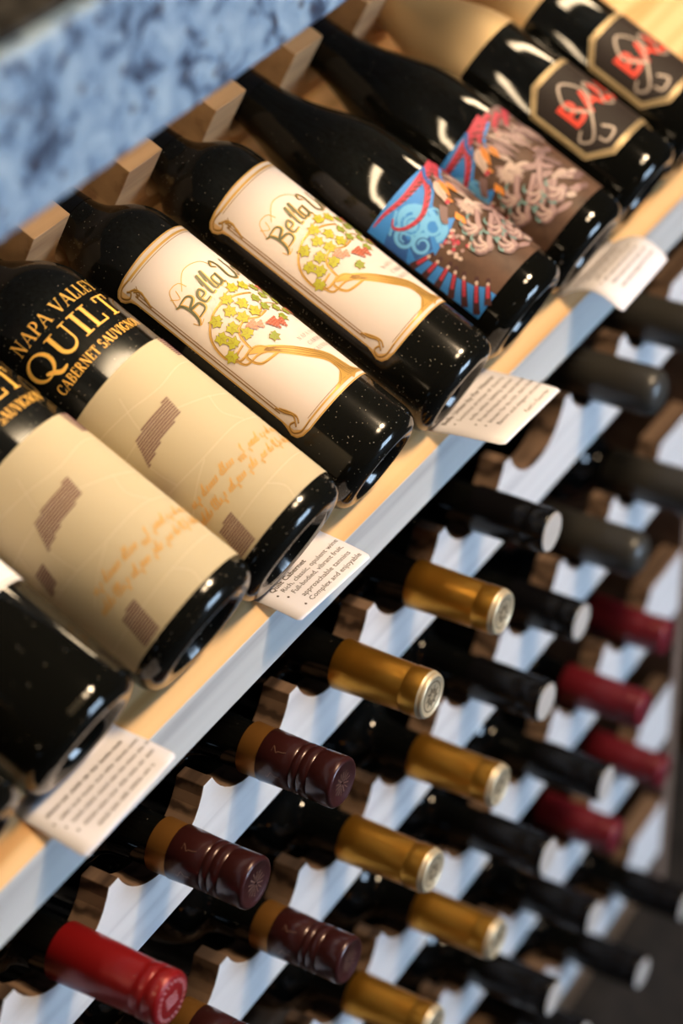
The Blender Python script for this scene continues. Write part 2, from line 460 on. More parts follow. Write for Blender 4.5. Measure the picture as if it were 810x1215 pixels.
def bella_art():
    a = Art(); c = 6.0                                      # centre line of the label
    def mirror(p): return [(2*c-x, y) for x, y in p]
    left = [(c, 182.6), (-20, 182.6), (-38, 181.6), (-45, 180.4), (-48.6, 178.3), (-49.6, 175.4), (-48.4, 172.4), (-45.6, 170.0), (-44.6, 166),
            (-44.4, 140), (-44.4, 80), (-44.4, 58), (-45.6, 53.5), (-47.2, 49.5), (-46.2, 45.8), (-42.8, 43.6), (-37, 42.6), (-20, 42.4), (c, 42.4)]
    out = left+mirror(left[1:-1])[::-1]
    a.poly(out, 'bella_edge', 0)
    def inset(pts, d):
        n = len(pts); o = []
        for i in range(n):
            p, q = pts[i-1], pts[(i+1) % n]; dx, dy = q[0]-p[0], q[1]-p[1]; L = math.hypot(dx, dy) or 1
            o.append((pts[i][0]-dy/L*d, pts[i][1]+dx/L*d))
        return o
    base = [(c, 182.6), (-36, 182.4), (-44.4, 178), (-44.4, 160), (-44.4, 80), (-44.4, 50), (-38, 42.5), (c, 42.4)]
    base = base+mirror(base[1:-1])[::-1]
    a.poly(inset(base, 1.0), 'bella_paper', 1)
    rim = inset(out, .6); a.ribbon(rim, .8, 'bella_gold', 2, close=True)
    # inner frame: fine double line with whiplash corners
    for d, w in ((3.4, .75), (5.0, .5)):
        fr = [(-44.4+d, 62), (-44.4+d, 160), (-43.5+d, 168), (-41+d, 173)]
        a.ribbon(spline(fr, 6), w, 'bella_line', 3); a.ribbon(spline(mirror(fr), 6), w, 'bella_line', 3)
    a.ribbon([(-36, 178.4), (c*2+36, 178.4)], 1.5, 'bella_gold', 3); a.ribbon([(-36, 176.6), (c*2+36, 176.6)], .4, 'bella_line', 3)
    a.ribbon([(-33, 46.0), (c*2+33, 46.0)], 1.1, 'bella_gold', 3); a.ribbon([(-33, 47.6), (c*2+33, 47.6)], .35, 'bella_line', 3)
    for flip in (0, 1):
        cv = [[(-36, 178.4), (-43, 178.6), (-46.8, 175.6), (-44.5, 171.8), (-41, 173), (-42.4, 175.2)],
              [(-39.8, 172), (-37.2, 168), (-39.0, 163), (-40.2, 158)], [(-41, 174), (-37.6, 171), (-38, 165), (-39.4, 160)],
              [(-33, 46), (-41, 46), (-45, 49.2), (-43, 53.4), (-39.6, 52), (-41.2, 50)],
              [(-40.2, 66), (-39, 60), (-37.2, 55), (-39.8, 51.6)], [(-39.2, 64), (-37, 58), (-36.4, 53), (-38.6, 50)]]
        for p in cv:
            p = mirror(p) if flip else p
            a.ribbon(spline(p, 7), .95, 'bella_line', 3)
            a.ribbon([(x+.5, y+.4) for x, y in spline(p, 7)], .5, 'bella_gold', 4)
    # vine trunk
    tr = spline([(11.5, 45.5), (8.6, 54), (6.6, 63), (-2.2, 73.6), (-11.2, 84.7), (-18.2, 92.4), (-25, 97.8)], 8)
    n = len(tr); a.ribbon(tr, [10.5-7.4*(i/(n-1))**.9 for i in range(n)], 'bella_gold', 3)
    a.poly([(-14, 45.6), (-4, 48.4), (3.6, 53), (5.6, 60), (12.5, 58), (14.5, 51), (22, 47), (30, 45.6)], 'bella_gold', 3)
    for off in (-2.4, -.6, 1.4, 2.9):
        g = spline([(11.5+off*1.1, 47), (8.6+off, 54), (6.4+off*.9, 63), (-2.4+off*.7, 73.6+off*.5), (-11.2+off*.4, 84.7+off*.5), (-18+off*.3, 92)], 7)
        a.ribbon(g, .4, 'bella_line', 5)
    for off in (2, 6, 10): a.ribbon(spline([(4+off*.3, 58), (0+off*.9, 51), (-12+off*3.2, 46.4)], 5), .35, 'bella_line', 5)
    def vine(p, w=1.3):
        q = spline(p, 8); a.ribbon(q, w, 'bella_gold', 3); a.ribbon([(x+.35, y-.35) for x, y in q], .28, 'bella_line', 4)
    vine([(-25, 97.8), (-32.3, 98.6), (-36, 107.7), (-31.8, 120.3), (-19.4, 128), (-5, 127), (8, 122)], 1.5)
    vine([(-22.6, 97.6), (-20.2, 108.6), (-12.1, 112), (-4, 107.7), (4, 108)], 1.4)
    vine([(-14, 85), (-25.5, 88), (-27.5, 97), (-19, 96), (-12.6, 84.2)], 1.6)
    vine([(-11, 84), (-21, 92), (-31, 94), (-32, 101), (-24, 103)], 1.4)
    vine([(-4, 107.7), (8, 112), (20, 108), (28, 112)], 1.0); vine([(-18, 128), (-2, 131), (14, 126), (26, 122)], .9)
    # vine leaves: five-lobed, with veins
    def leafy(x, y, s, rot, key, lay=6, veins=True):
        # a vine leaf: five pointed lobes, the outer ones short, with a notch at the stalk
        lob = [(0, 1.25), (24, .72), (52, 1.08), (80, .66), (112, .95), (140, .62), (165, .78), (180, .25)]
        ring_ = lob+[(360-d, q) for d, q in lob[::-1] if d not in (0, 180)]
        p = [(x+s*q*math.cos(math.radians(d)+rot), y+s*q*math.sin(math.radians(d)+rot)) for d, q in ring_]
        a.poly(p, key, lay)
        for d in ((0, 52, -52) if veins else ()):
            th = math.radians(d)+rot; a.ribbon([(x, y), (x+.8*s*math.cos(th), y+.8*s*math.sin(th))], .16, 'bella_line', 7)
    rl = random.Random(4)
    for (x, y) in [(.5, 130.5), (8.4, 128.0), (-22.6, 123), (-13.6, 121), (-11.6, 113.6), (-3.4, 119.6), (-2.6, 112.4), (-20.2, 114.4), (-28.6, 115.2),
                   (-26.6, 107.6), (-32.4, 103.6), (-16.9, 105.2), (-9, 127.4)]:
        ro = rl.random()*6; leafy(x, y, 4.5, ro, 'bella_line', 5, False); leafy(x, y, 4.15, ro, 'leaf')
    for (x, y) in [(15.4, 123.8), (14.9, 116.4), (5.9, 110.8), (13.1, 106.3), (-7.6, 93.6), (9.8, 99.2), (22.6, 117.5), (22, 110), (30, 113), (31, 121), (19, 101.6), (6.4, 118)]:
        ro = rl.random()*6; leafy(x, y, 3.9, ro, 'bella_line', 5, False); leafy(x, y, 3.5, ro, 'leaf2')
    def bunch(x, y, key, n=5):
        for i in range(n):
            for j in range(n-i):
                a.disc((x+(j-(n-i-1)/2)*1.75, y-i*1.7), .98, .98, key, 8, n=8)
    bunch(-11, 108.5, 'grape2', 4); bunch(-7.6, 105, 'grape2', 3); bunch(-.4, 101.6, 'grape'); bunch(4.2, 98.4, 'grape', 4); bunch(24, 103, 'grape', 4); bunch(20, 124, 'grape', 3)
    # title, drawn with a swelling pen
    def pen(strokes, x, y, h, k=1.0, key='bella_dark'):
        for pts in strokes:
            q = spline([(x+px*h*k, y+py*h) for px, py in pts], 7); n = len(q)
            w = [.55+1.05*math.sin(PI*(i+.5)/n) for i in range(n)]
            a.ribbon([(px+.45, py-.35) for px, py in q], [v+.6 for v in w], 'bella_gold', 3)
            a.ribbon(q, w, key, 4)
    pen([[(-.25, 1.0), (-.02, .9), (.08, .5), (.02, 0), (-.15, -.22)], [(-.1, .98), (.4, 1.02), (.52, .76), (.1, .52), (.55, .42), (.56, .08), (.1, 0)]], -28.5, 132.5, 13.5)
    pen([[(.05, .5), (.5, .55), (.42, .95), (.08, .7), (.12, .15), (.6, .15)]], -19.0, 134.6, 9.5)
    pen([[(.1, .75), (.35, 1.5), (.2, .2), (.45, .1)]], -12.8, 135.6, 10); pen([[(.1, .75), (.35, 1.5), (.2, .2), (.45, .1)]], -8.8, 136.3, 10)
    pen([[(.55, .85), (.1, .75), (.1, .1), (.5, .2), (.6, .9), (.58, .1), (.75, .05)]], -4.8, 136.6, 9.0)
    pen([[(.18, .78), (-.02, .92), (.18, 1.12), (.34, .8), (.28, .15), (.62, -.05), (.86, .4), (.86, 1.05), (.9, .1), (1.02, .02)]], 3.6, 136.0, 14.5)
    pen([[(.1, .05), (.12, .9), (.12, .6), (.5, .9), (.55, .05)]], 19.5, 136.2, 8.5); pen([[(.15, .05), (.15, .9)]], 26.4, 135.8, 8.5)
    pen([[(.35, .9), (.05, .5), (.35, .05), (.65, .5), (.35, .9)]], 29.6, 135.0, 9); pen([[(.1, .05), (.12, .9), (.12, .6), (.5, .9), (.55, .05)]], 37.6, 134, 8.5)
    for p in ([(-31, 146), (-27, 155), (-20, 155), (-18, 150)], [(-22, 150), (-12, 158), (0, 156), (5, 150)], [(-30, 152), (-26, 148), (-24, 153)], [(-32, 133), (-30, 129), (-26, 130)]):
        a.ribbon(spline(p, 7), .5, 'bella_gold', 3)
    for body, x, y in (('NAPA VALLEY', 1.5, 81), ('CABERNET', 4.4, 75.2), ('SAUVIGNON', 3.4, 69.6)):
        roman(a, body, x, x+len(body)*2.75, y, 2.7, 'grey_print', 4, gap=.2)
    return a

def griffin_art():
    a = Art(); s0, s1, t0, t1 = -55.2, 60, 21.3, 110.2
    a.poly([(s0, t0), (s1, t0), (s1, t1), (s0, t1)], 'g_brown', 0)
    a.poly([(s0, t1), (4, t1), (-1, 101), (-6, 94), (-16, 88), (-20, 78), (-12.8, 72), (-24, 68.5), (-40, 66.5), (s0, 75)], 'g_blue', 1)
    a.poly([(s0, 97), (-48, 99), (-40, 93), (-44, 84), (s0, 79)], 'g_deep', 2)
    # wave curls
    def curl(cx, cy, r, key, w, turns=1.35, ph=0, sx=1.):
        p = [(cx+sx*r*(1-.62*i/40)*math.cos(ph+turns*2*PI*i/40), cy+r*(1-.62*i/40)*math.sin(ph+turns*2*PI*i/40)) for i in range(41)]
        a.ribbon(p, [w*(1-.7*i/40) for i in range(41)], key, 3)
    a.disc((-31, 92), 9.5, 9.5, 'g_light', 2, n=20)
    curl(-31, 92, 9.5, 'g_light', 4.2, ph=2.6); curl(-34, 90, 7.0, 'g_blue', 2.0, ph=.6); curl(-43, 88, 6.5, 'g_light', 3.0, ph=1.3)
    curl(-27, 78, 8.0, 'g_light', 4.0, ph=4.0); curl(-40, 77, 6.5, 'g_light', 3.0, ph=0); curl(-20, 84, 5, 'g_light', 2.2, ph=2)
    a.poly([(-44, 86), (-38, 84), (-33, 76), (-38, 70), (-50, 75)], 'g_deep', 2)
    for p, w in (([(-24, 97), (-20, 86), (-26, 72)], 2.6), ([(-48, 97), (-40, 100), (-33, 103)], 1.6)):
        a.ribbon(spline(p, 6), w, 'g_light', 2)
    # red plumes along the top
    def plume(p, w0, w1, key, lay=4):
        q = spline(p, 9); n = len(q)
        a.ribbon(q, [max(.3, w0+(w1-w0)*i/(n-1)) for i in range(n)], key, lay)
        for i in range(2, n-2, 3):
            (x, y), (x2, y2) = q[i], q[i+1]; dx, dy = x2-x, y2-y; L = math.hypot(dx, dy) or 1; w = (w0+(w1-w0)*i/(n-1))
            a.ribbon([(x-dy/L*w*.55, y+dx/L*w*.55), (x+dx/L*w*.8, y+dy/L*w*.8)], w*.22, 'g_dark', lay+1)
    plume([(20, 109), (2, 106), (-12, 104.5), (-26, 104.5), (-40, 107.5), (-50, 108.5)], 8.0, .8, 'g_red')
    plume([(12, 107), (-2, 104), (-12, 95), (-26, 88.5), (-38, 91.5), (-42.5, 98), (-38, 101.5)], 5.5, .7, 'g_red', 6)
    plume([(26, 108), (10, 103), (2, 97), (-3, 92)], 4.5, 1.5, 'g_red', 6)
    plume([(34, 104), (22, 100), (16, 92)], 6, 2, 'g_red', 6)
    plume([(46, 104), (34, 98), (26, 92)], 7, 2, 'g_red', 6)
    a.ribbon(spline([(4, 110), (-3, 104), (-5, 97), (-3, 93)], 6), 2.6, 'g_deep', 7)
    a.ribbon(spline([(20, 104), (9, 99), (4, 94)], 6), 1.8, 'g_blue', 7)
    # feathered beast: mane, face and wing in loose feathers
    def feather(x, y, l, w, rot, key, lay, rib=True):
        p = []
        for i in range(13):
            t = i/12; p.append((t*l, w*.5*math.sin(PI*t**.75)))
        p += [(x_, -y_) for x_, y_ in p[::-1][1:-1]]
        ca, sa = math.cos(rot), math.sin(rot)
        a.poly([(x+px*ca-py*sa, y+px*sa+py*ca) for px, py in p], key, lay)
        if rib: a.ribbon([(x, y), (x+l*.85*ca, y+l*.85*sa)], .3, 'g_mauve', lay+1)
    rg = random.Random(11)
    a.poly([(2, 110), (60, 110), (60, 98), (34, 96), (18, 98), (8, 102)], 'g_mauve', 1)
    for i in range(34):                                       # combed mane over the back
        x = 2+46*i/34; feather(x, 103-9*abs(math.sin(i*1.3))-.25*(x-10 if x > 10 else 0), 17+6*rg.random(), 2.6, -1.15-.5*rg.random(), ('g_pink', 'g_cream', 'g_mauve')[i % 3], 7+i % 2)
    for i in range(16):                                       # chest tuft
        th = 2.0+3.6*i/16; feather(2, 72, 8.5+2.5*rg.random(), 3.0, th, 'g_cream' if i % 2 else 'g_pink', 9+i % 2)
    a.disc((3, 73), 4.2, 3.4, 'g_cream', 11, .5)
    feather(0, 98, 17, 7.5, -2.1, 'g_cream', 8); feather(3, 97, 15, 4.2, -2.0, 'g_orange', 9); feather(-5, 89, 10, 4.0, -2.05, 'g_cream', 10)
    feather(6, 93, 11, 4.2, -1.7, 'g_orange', 9); feather(-7, 84.5, 5.5, 3.0, -1.2, 'g_orange', 11); a.disc((-8.0, 82.4), 2.1, 1.5, 'g_red', 12)
    a.poly(spline([(-13, 85), (-18, 81), (-21.5, 76), (-19.8, 72.6), (-15, 77), (-11, 80)], 5), 'g_mauve', 10)
    a.poly([(-14, 72), (-10, 74.5), (-9.4, 68), (-12.4, 63)], 'g_orange', 10)
    for i in range(34):                                       # wing
        x = 8+34*rg.random(); y = 26+42*rg.random()
        if x+(70-y)*.35 < 14: continue
        feather(x, y, 9+7*rg.random(), 3.4+1.4*rg.random(), 2.3+.8*rg.random(), ('g_pink', 'g_mauve', 'g_cream', 'g_pink')[i % 4], 8+i % 3)
    def paw(x, y, ro, k=1.0):
        for d, ln_ in ((-.75, 9.0), (-.1, 10.5), (.55, 9.0)):
            a0 = ro+d; pts = spline([(x, y), (x+ln_*.4*k*math.cos(a0), y+ln_*.4*k*math.sin(a0)), (x+ln_*.75*k*math.cos(a0-.25), y+ln_*.75*k*math.sin(a0-.25)), (x+ln_*k*math.cos(a0-.6), y+ln_*k*math.sin(a0-.6))], 5)
            n = len(pts); a.ribbon(pts, [4.3*k*(1-.35*i/n) for i in range(n)], 'g_mauve', 12); a.ribbon([(px+.4, py+.5) for px, py in pts], [3.2*k*(1-.35*i/n)*(.75+.25*math.cos(i*1.25)) for i in range(n)], 'g_pink', 13)
            a.ribbon([(px+.9, py+1.1) for px, py in pts[2:-3]], .8*k, 'g_cream', 14)
            tx, ty = pts[-1]; c = [(tx+4.6*k*math.cos(a0-.6-q*.28)*q/5, ty+4.6*k*math.sin(a0-.6-q*.28)*q/5) for q in range(6)]
            a.ribbon(c, [2.2*k, 2.0*k, 1.6*k, 1.2*k, .8*k, .3], 'g_teal', 15)
        a.disc((x, y), 3.6*k, 3.2*k, 'g_mauve', 12); a.disc((x+.5, y+.6), 2.7*k, 2.3*k, 'g_pink', 14)
    paw(-9, 57, 2.9, .95); paw(-15, 44, 2.6, 1.0); paw(4, 47, 3.6, 1.1); paw(-2, 33, 2.9, 1.0); paw(14, 38, 3.4, 1.1)
    for p in ([(2, 66), (-3, 62), (-9, 57)], [(10, 58), (-2, 52), (-15, 44)], [(18, 60), (10, 54), (4, 47)], [(16, 46), (6, 40), (-2, 33)]):
        q = spline(p, 6); a.ribbon(q, 4.2, 'g_mauve', 11); a.ribbon([(x+.4, y+.5) for x, y in q], 2.8, 'g_pink', 12)
    # tail fan towards the lower left corner
    F0 = [(-43, 69.3), (-42.2, 62.8), (-40.7, 55.5), (-40.5, 49.9), (-39.7, 43.5), (-37.5, 35.3), (-34, 29)]
    F1 = [(s0, 74.7), (s0, 64.5), (s0, 54.2), (s0, 43), (-54, 32.6), (-53, 23.7), (-44, t0)]
    a.poly([(s0, 75)]+[(x-2, y) for x, y in F0]+[(-36, t0), (s0, t0)], 'g_blue', 2)
    for (x0, y0), (x1, y1) in zip(F0, F1):
        d = math.hypot(x1-x0, y1-y0); ro = math.atan2(y1-y0, x1-x0)
        a.ribbon([(x0+4*math.cos(ro+PI), y0+4*math.sin(ro+PI)), (x1, y1)], [2.5, 4.6], 'g_dark', 6)
        for k in range(5): a.disc((x0+(x1-x0)*k*.14, y0+(y1-y0)*k*.14), 1.5, 1.15, 'g_red' if k else 'g_cream', 7, ro)
    for k in range(26):
        x, y = -34+14*rg.random(), 52+16*rg.random()
        if y > 76+.6*(x+20): continue
        a.disc((x, y), 1.3+.6*rg.random(), 1.0+.5*rg.random(), ('g_pink', 'g_cream', 'g_red')[k % 3], 6, rg.random()*3, 8)
    return a

def ball_art():
    a = Art(); c = -2.0
    oc = lambda d: [(-27+d*.4, 103.6-d), (23-d*.4, 103.6-d), (40-d, 91-d*.4), (40-d, 44+d*.4), (24-d*.4, 30.3+d), (-28+d*.4, 30.3+d), (-44+d, 44+d*.4), (-44+d, 91-d*.4)]
    a.poly(oc(0), 'b_gold', 0); a.poly(oc(1.7), 'bella_line', 1); a.poly(oc(2.4), 'b_gold', 2); a.poly(oc(4.4), 'b_black', 3)
    put_text(a, 'B', -31.5, 61, 27, 'b_red', 5, bold=.5); put_text(a, 'A', -15.5, 60.5, 24, 'b_red', 5, bold=.6); put_text(a, 'L', 1.5, 59.5, 27, 'b_red', 5, bold=.5)
    put_text(a, 'L', 14, 58, 27, 'b_red', 5, bold=.5)
    for p in ([(-14, 60), (-24, 76), (-14, 90), (-5, 76), (-18, 58), (-30, 48), (-36, 54), (-30, 58)], [(-18, 50), (-14, 42), (-24, 40), (-26, 46)], [(-6, 68), (2, 80), (8, 70), (0, 60), (8, 56), (20, 66), (28, 60)]):
        a.ribbon(spline(p, 8), 1.7, 'b_grey', 7)
    return a

# ------------------------------------------------------------------ bottles of the display shelf
def bottle_profile(r, shoulder, L=.30, neck=.0147, zb=0.0):
    """outer profile from the rim of the foot to the mouth"""
    p = [(r-.0110, zb), (r-.0078, zb+.0006), (r-.0050, zb+.0019), (r-.0026, zb+.0041), (r-.0010, zb+.0070), (r-.0002, zb+.0102), (r, zb+.013), (r, .03), (r, .06), (r, .10), (r, shoulder[0][1]-.02)]
    sh = smooth_prof([(r, shoulder[0][1]-.012)]+shoulder+[(neck, L-.03)], 5)
    p += sh+[(neck, L-.012)]
    return p

def glass_body(mb, prof, r, m=0, seg=96, top=.300, zb=0.0):
    punt = [(0.0008, .030+zb), (r*.25, .027+zb), (r*.42, .018+zb), (r*.55, .007+zb), (r*.64, .0012+zb)]
    mb.lathe(punt+prof+[(prof[-1][0]*.99, top-.0005), (prof[-1][0]*.75, top), (.0005, top)], seg, m)

SHAPES = {
 'bella': (.0365, [(.0365, .190), (.0357, .199), (.0334, .2065), (.0292, .2135), (.0238, .2195), (.0188, .2265), (.0160, .2360), (.0149, .2500)]),
 'quilt': (.0430, [(.0430, .188), (.0428, .197), (.0410, .2055), (.0365, .2150), (.0292, .2245), (.0222, .2340), (.0175, .2450), (.0155, .2580)]),
 'griffin': (.0395, [(.0395, .128), (.0388, .142), (.0362, .159), (.0300, .177), (.0228, .197), (.0180, .219), (.0158, .240), (.0150, .258)]),
 'ball': (.0395, [(.0395, .132), (.0390, .146), (.0366, .163), (.0305, .182), (.0232, .202), (.0182, .224), (.0158, .244), (.0150, .260)]),
 'dark': (.0400, [(.0400, .186), (.0392, .196), (.0368, .205), (.0318, .214), (.0250, .223), (.0190, .233), (.0160, .244), (.0150, .258)]),
}
ART = {'quilt': quilt_art(), 'bella': bella_art(), 'griffin': griffin_art(), 'ball': ball_art()}

def display_bottle(kind, label, cat='wine bottle', group=None):
    r, sh = SHAPES[kind]
    t = thing('wine_bottle', label, cat, group=group)
    zb = .0045 if kind in ('quilt', 'dark') else .001
    prof = bottle_profile(r, sh, zb=zb); f = rfun_of(prof)
    mb = MB(); glass_body(mb, prof, r, zb=zb)
    mb.build('glass_body', M['glass_dusty'] if kind in ('quilt', 'bella') else M['glass'], t, sharp=40)
    # foil over the neck
    z0 = {'ball': .147, 'griffin': .228}.get(kind, .236)
    zs = [z0+(.2995-z0)*i/28 for i in range(29)]
    cp = MB(); cp.lathe([(f(z)+.0004, z) for z in zs]+[(.0146, .3008), (.0005, .3009)], 64)
    fo = cp.build('neck_foil', M['tan_foil'] if kind == 'ball' else M['black_foil'], t, sharp=40)
    if kind == 'ball': fo['label'] = 'pale gold foil over shoulder and neck'
    if kind in ART:
        ART[kind].build('label', t, wrap(f), tstep=4.0)
    if kind == 'quilt':
        quilt_letters().build('lettering', t, wrap(f, base=.0002), tstep=3.0)
    if kind == 'dark':
        a = Art(); a.poly([(-60, 82), (60, 82), (60, 165), (-60, 165)], 'white_paper', 0)
        a.ribbon([(-58, 84), (58, 84)], .6, 'grey_print', 1)
        a.build('label', t, wrap(f), tstep=4.0)
        e = Art()
        for i in range(5):
            e.ribbon([(-19+i*3.3+1.15*math.cos(q*PI/6), 15.5+1.3*math.sin(q*PI/6)) for q in range(12)], .45, 'emboss_glass', 0, close=True)
        e.build('embossed_ring_row', t, wrap(f, base=.0001))
    return t

def copy_tree(o, parent=None):
    c = o.copy(); col.objects.link(c)
    if parent is not None: c.parent = parent
    for ch in list(o.children): copy_tree(ch, c)
    return c

def lay(t, x, u, r, turn=0):
    t.location = shelf_pt(x, u, r); t.rotation_mode = 'ZYX'; t.rotation_euler = (-(PI/2-BETA), 0, turn)

tilt = 0
G_S = 'bottles lying on the tilted display shelf'
src = {}
for kind, x, u, label in [
    ('dark', .0230, .0105, 'dark wine bottle at the left end of the tilted shelf, mostly outside the picture'),
    ('dark', .1153, .0105, 'dark wine bottle with white label and a row of embossed rings near its foot'),
    ('quilt', .2114, .0065, 'wide bottle with beige hatched label and gold letters, the nearer, beside the dark white-labelled bottle'),
    ('quilt', .2981, .0052, 'wide bottle with beige hatched label and fully readable gold letters, beside a vine-tree bottle'),
    ('bella', .3950, .0085, 'bottle with cream vine-tree label lying next to the beige hatched label bottle'),
    ('bella', .4887, .0077, 'bottle with cream vine-tree label lying next to the blue and brown feathered label bottle'),
    ('griffin', .5794, .0105, 'bottle with blue, red and brown feathered beast label, blue waves in full view'),
    ('griffin', .6711, .0115, 'bottle with feathered beast label, next to the octagonal labels, its blue part mostly hidden'),
    ('ball', .7608, .0140, 'bottle with black octagonal label and gold neck, nearer of two, beside the feathered beast bottle'),
    ('ball', .8500, .0140, 'bottle with black octagonal label and gold neck, last on the shelf at the top right'),
]:
    if kind not in src: b = src[kind] = display_bottle(kind, label, group=G_S)
    else: b = copy_tree(src[kind]); b['label'] = label
    lay(b, x, u, SHAPES[kind][0]+.0002, -.71 if (kind == 'griffin' and x > .6) else 0)

# ------------------------------------------------------------------ bottles of the rack
def rack_profile(r=.0372):
    return bottle_profile(r, [(r, .164), (r*.975, .174), (r*.90, .184), (r*.76, .193), (r*.56, .1995), (.0172, .206), (.0158, .214), (.0150, .228), (.0144, .246)], neck=.0139)

def add_emblem(a, parent, z):
    a.build('emblem', parent, lambda s, q, l: (s/1000, q/1000, z), flat=True)

def cap_gold(t):
    c = MB(); R = .0153; z0 = .300-.0646
    prof = [(.0160, z0-.0002), (.0161, z0), (.0157, z0+.012), (.0152, z0+.030), (.0149, z0+.0465), (.0146, z0+.0478), (.0149, z0+.0490), (R, z0+.0500), (R, z0+.0600)]
    c.lathe([(p[0]+.0003, p[1]) for p in prof], 64)
    o = c.build('capsule', M['gold_foil'], t, sharp=50); o['label'] = 'matte gold foil capsule'
    d = MB(); d.lathe([(R+.0003, z0+.0600), (R-.0001, z0+.0612), (R-.0006, z0+.0616), (R-.0006, z0+.0628), (R-.0014, z0+.0640), (R-.0024, z0+.0642), (R-.0030, z0+.0636), (.0003, z0+.0636)], 64)
    o2 = d.build('cap_disc', M['cream_metal'], t, sharp=50); o2['label'] = 'cream gilt end disc with stamped emblem'
    a = Art()
    a.ribbon([(9.9*math.cos(i*PI/18), 9.9*math.sin(i*PI/18)) for i in range(36)], .8, 'disc_mark', 0, close=True)
    for k in range(9):
        th = k*2*PI/9; a.ribbon([(2.5*math.cos(th), 2.5*math.sin(th)), (7.6*math.cos(th+.35), 7.6*math.sin(th+.35))], [1.8, .8], 'disc_mark', 0)
    a.ribbon([(4.8*math.cos(i*PI/12), 4.8*math.sin(i*PI/12)) for i in range(24)], .9, 'disc_mark', 0, close=True)
    add_emblem(a, o2, z0+.06375)

def cap_burgundy(t):
    z0 = .300-.0640; R = .0152
    g = MB(); g.lathe([(.0160, z0-.0002), (.0162, z0+.0002), (.0158, z0+.0130)], 64)
    o = g.build('neck_band', M['band_gold'], t, sharp=50); o['label'] = 'old gold band below the cap'
    c = MB()
    p = [(.0158, z0+.0130), (.0160, z0+.0132), (R, z0+.034), (R-.0007, z0+.0352), (R+.0001, z0+.0364), (R+.0001, z0+.0395), (R-.0006, z0+.0404), (R+.0002, z0+.0414), (R+.0002, z0+.046),
         (R-.0005, z0+.0472), (R+.0003, z0+.0484), (R+.0004, z0+.0610), (R+.0001, z0+.0626), (R-.0008, z0+.0636), (R-.0020, z0+.0638), (R-.0028, z0+.0632), (.0003, z0+.0632)]
    c.lathe([(a+.0003, b) for a, b in p], 64)
    o2 = c.build('screw_cap', M['burgundy'], t, sharp=50); o2['label'] = 'dark burgundy screw cap with pressed grooves'
    a = Art()
    for k in range(7):
        th = k*2*PI/7+.4; a.ribbon([(1.5*math.cos(th), 1.5*math.sin(th)), (7.5*math.cos(th), 7.5*math.sin(th))], .9, 'burgundy_mark', 0)
        th += .45; a.ribbon([(3.5*math.cos(th), 3.5*math.sin(th)), (8.4*math.cos(th), 8.4*math.sin(th))], .7, 'burgundy_mark', 0)
    add_emblem(a, o2, z0+.0634)
    w = Art(); rr = random.Random(2)
    for k in range(6):
        s = k*16-42; pts = [(s+rr.uniform(-2.2, 2.2), 256+q*1.7+rr.uniform(-.8, .8)) for q in range(7)]
        w.ribbon(spline(pts, 4), .55, 'burgundy_mark', 0)
    w.build('embossed_script', o2, wrap(lambda u: .0158, base=.0002))

def cap_red(t, key='red_foil', text=True):
    z0 = .300-.0708; R = .0153
    p = [(.0163, z0-.0002), (.0164, z0), (.0157, z0+.025), (.0150, z0+.0515), (.0146, z0+.0530), (.0150, z0+.0545), (R, z0+.0555), (R+.0002, z0+.0600), (R-.0003, z0+.0606), (R+.0002, z0+.0614),
         (R+.0001, z0+.0675), (R-.0007, z0+.0695), (R-.0018, z0+.0700), (.0003, z0+.0700)]
    c = MB(); c.lathe([(a+.0003, b) for a, b in p], 64)
    o = c.build('capsule', M[key], t, sharp=50); o['label'] = ('bright red foil capsule' if key == 'red_foil' else 'wine red foil capsule')
    if text:
        a = Art()
        for k in range(22):
            th = k*2*PI/22; q = (10.4*math.cos(th), 10.4*math.sin(th)); a.ribbon([q, (12.4*math.cos(th+.1), 12.4*math.sin(th+.1))], .9, 'pink', 0)
        for y in (-3, 0, 3): a.ribbon([(-5, y), (-2, y+.5), (1, y-.4), (5, y)], .9, 'pink', 0)
        add_emblem(a, o, z0+.0702)

def cap_black(t):
    z0 = .300-.058; R = .0150
    p = [(.0158, z0), (.0153, z0+.03), (.0149, z0+.040), (.0146, z0+.0412), (.0149, z0+.0424), (R, z0+.0432), (R, z0+.0555), (R-.0006, z0+.0570), (R-.0014, z0+.0574)]
    c = MB(); c.lathe([(a+.0003, b) for a, b in p], 48)
    c.build('capsule', M['black_foil'], t, sharp=50)
    d = MB(); d.lathe([(R-.0011, z0+.0574), (R-.0016, z0+.0580), (.0003, z0+.0580)], 48)
    d.build('cap_disc', M['grey_disc'], t, sharp=50)['label'] = 'pale grey end disc'

def cap_grey(t):
    z0 = .300-.090; R = .0180
    p = [(.0172, z0-.0002), (R, z0+.003), (R, z0+.030), (R+.0004, z0+.076), (R-.0002, z0+.0820), (R-.0022, z0+.0862), (R-.0060, z0+.0892), (R-.0110, z0+.0904), (.0003, z0+.0908)]
    c = MB(); c.lathe(p, 64)
    c.build('wax_cap', M['grey_cap'], t, sharp=60)['label'] = 'dark grey rounded cap'

def rack_bottle(kind, label):
    t = thing('wine_bottle', label, 'wine bottle', group='bottles stored in the rack')
    mb = MB(); r = .0372
    glass_body(mb, rack_profile(r), r, seg=64, top=.2965)
    mb.build('glass_body', M['glass_rack'], t, sharp=40)
    if kind == 'gold': cap_gold(t)
    elif kind == 'burg': cap_burgundy(t)
    elif kind == 'red': cap_red(t)
    elif kind == 'wine': cap_red(t, 'wine_foil', False)
    elif kind == 'grey': cap_grey(t)
    else: cap_black(t)
    return t

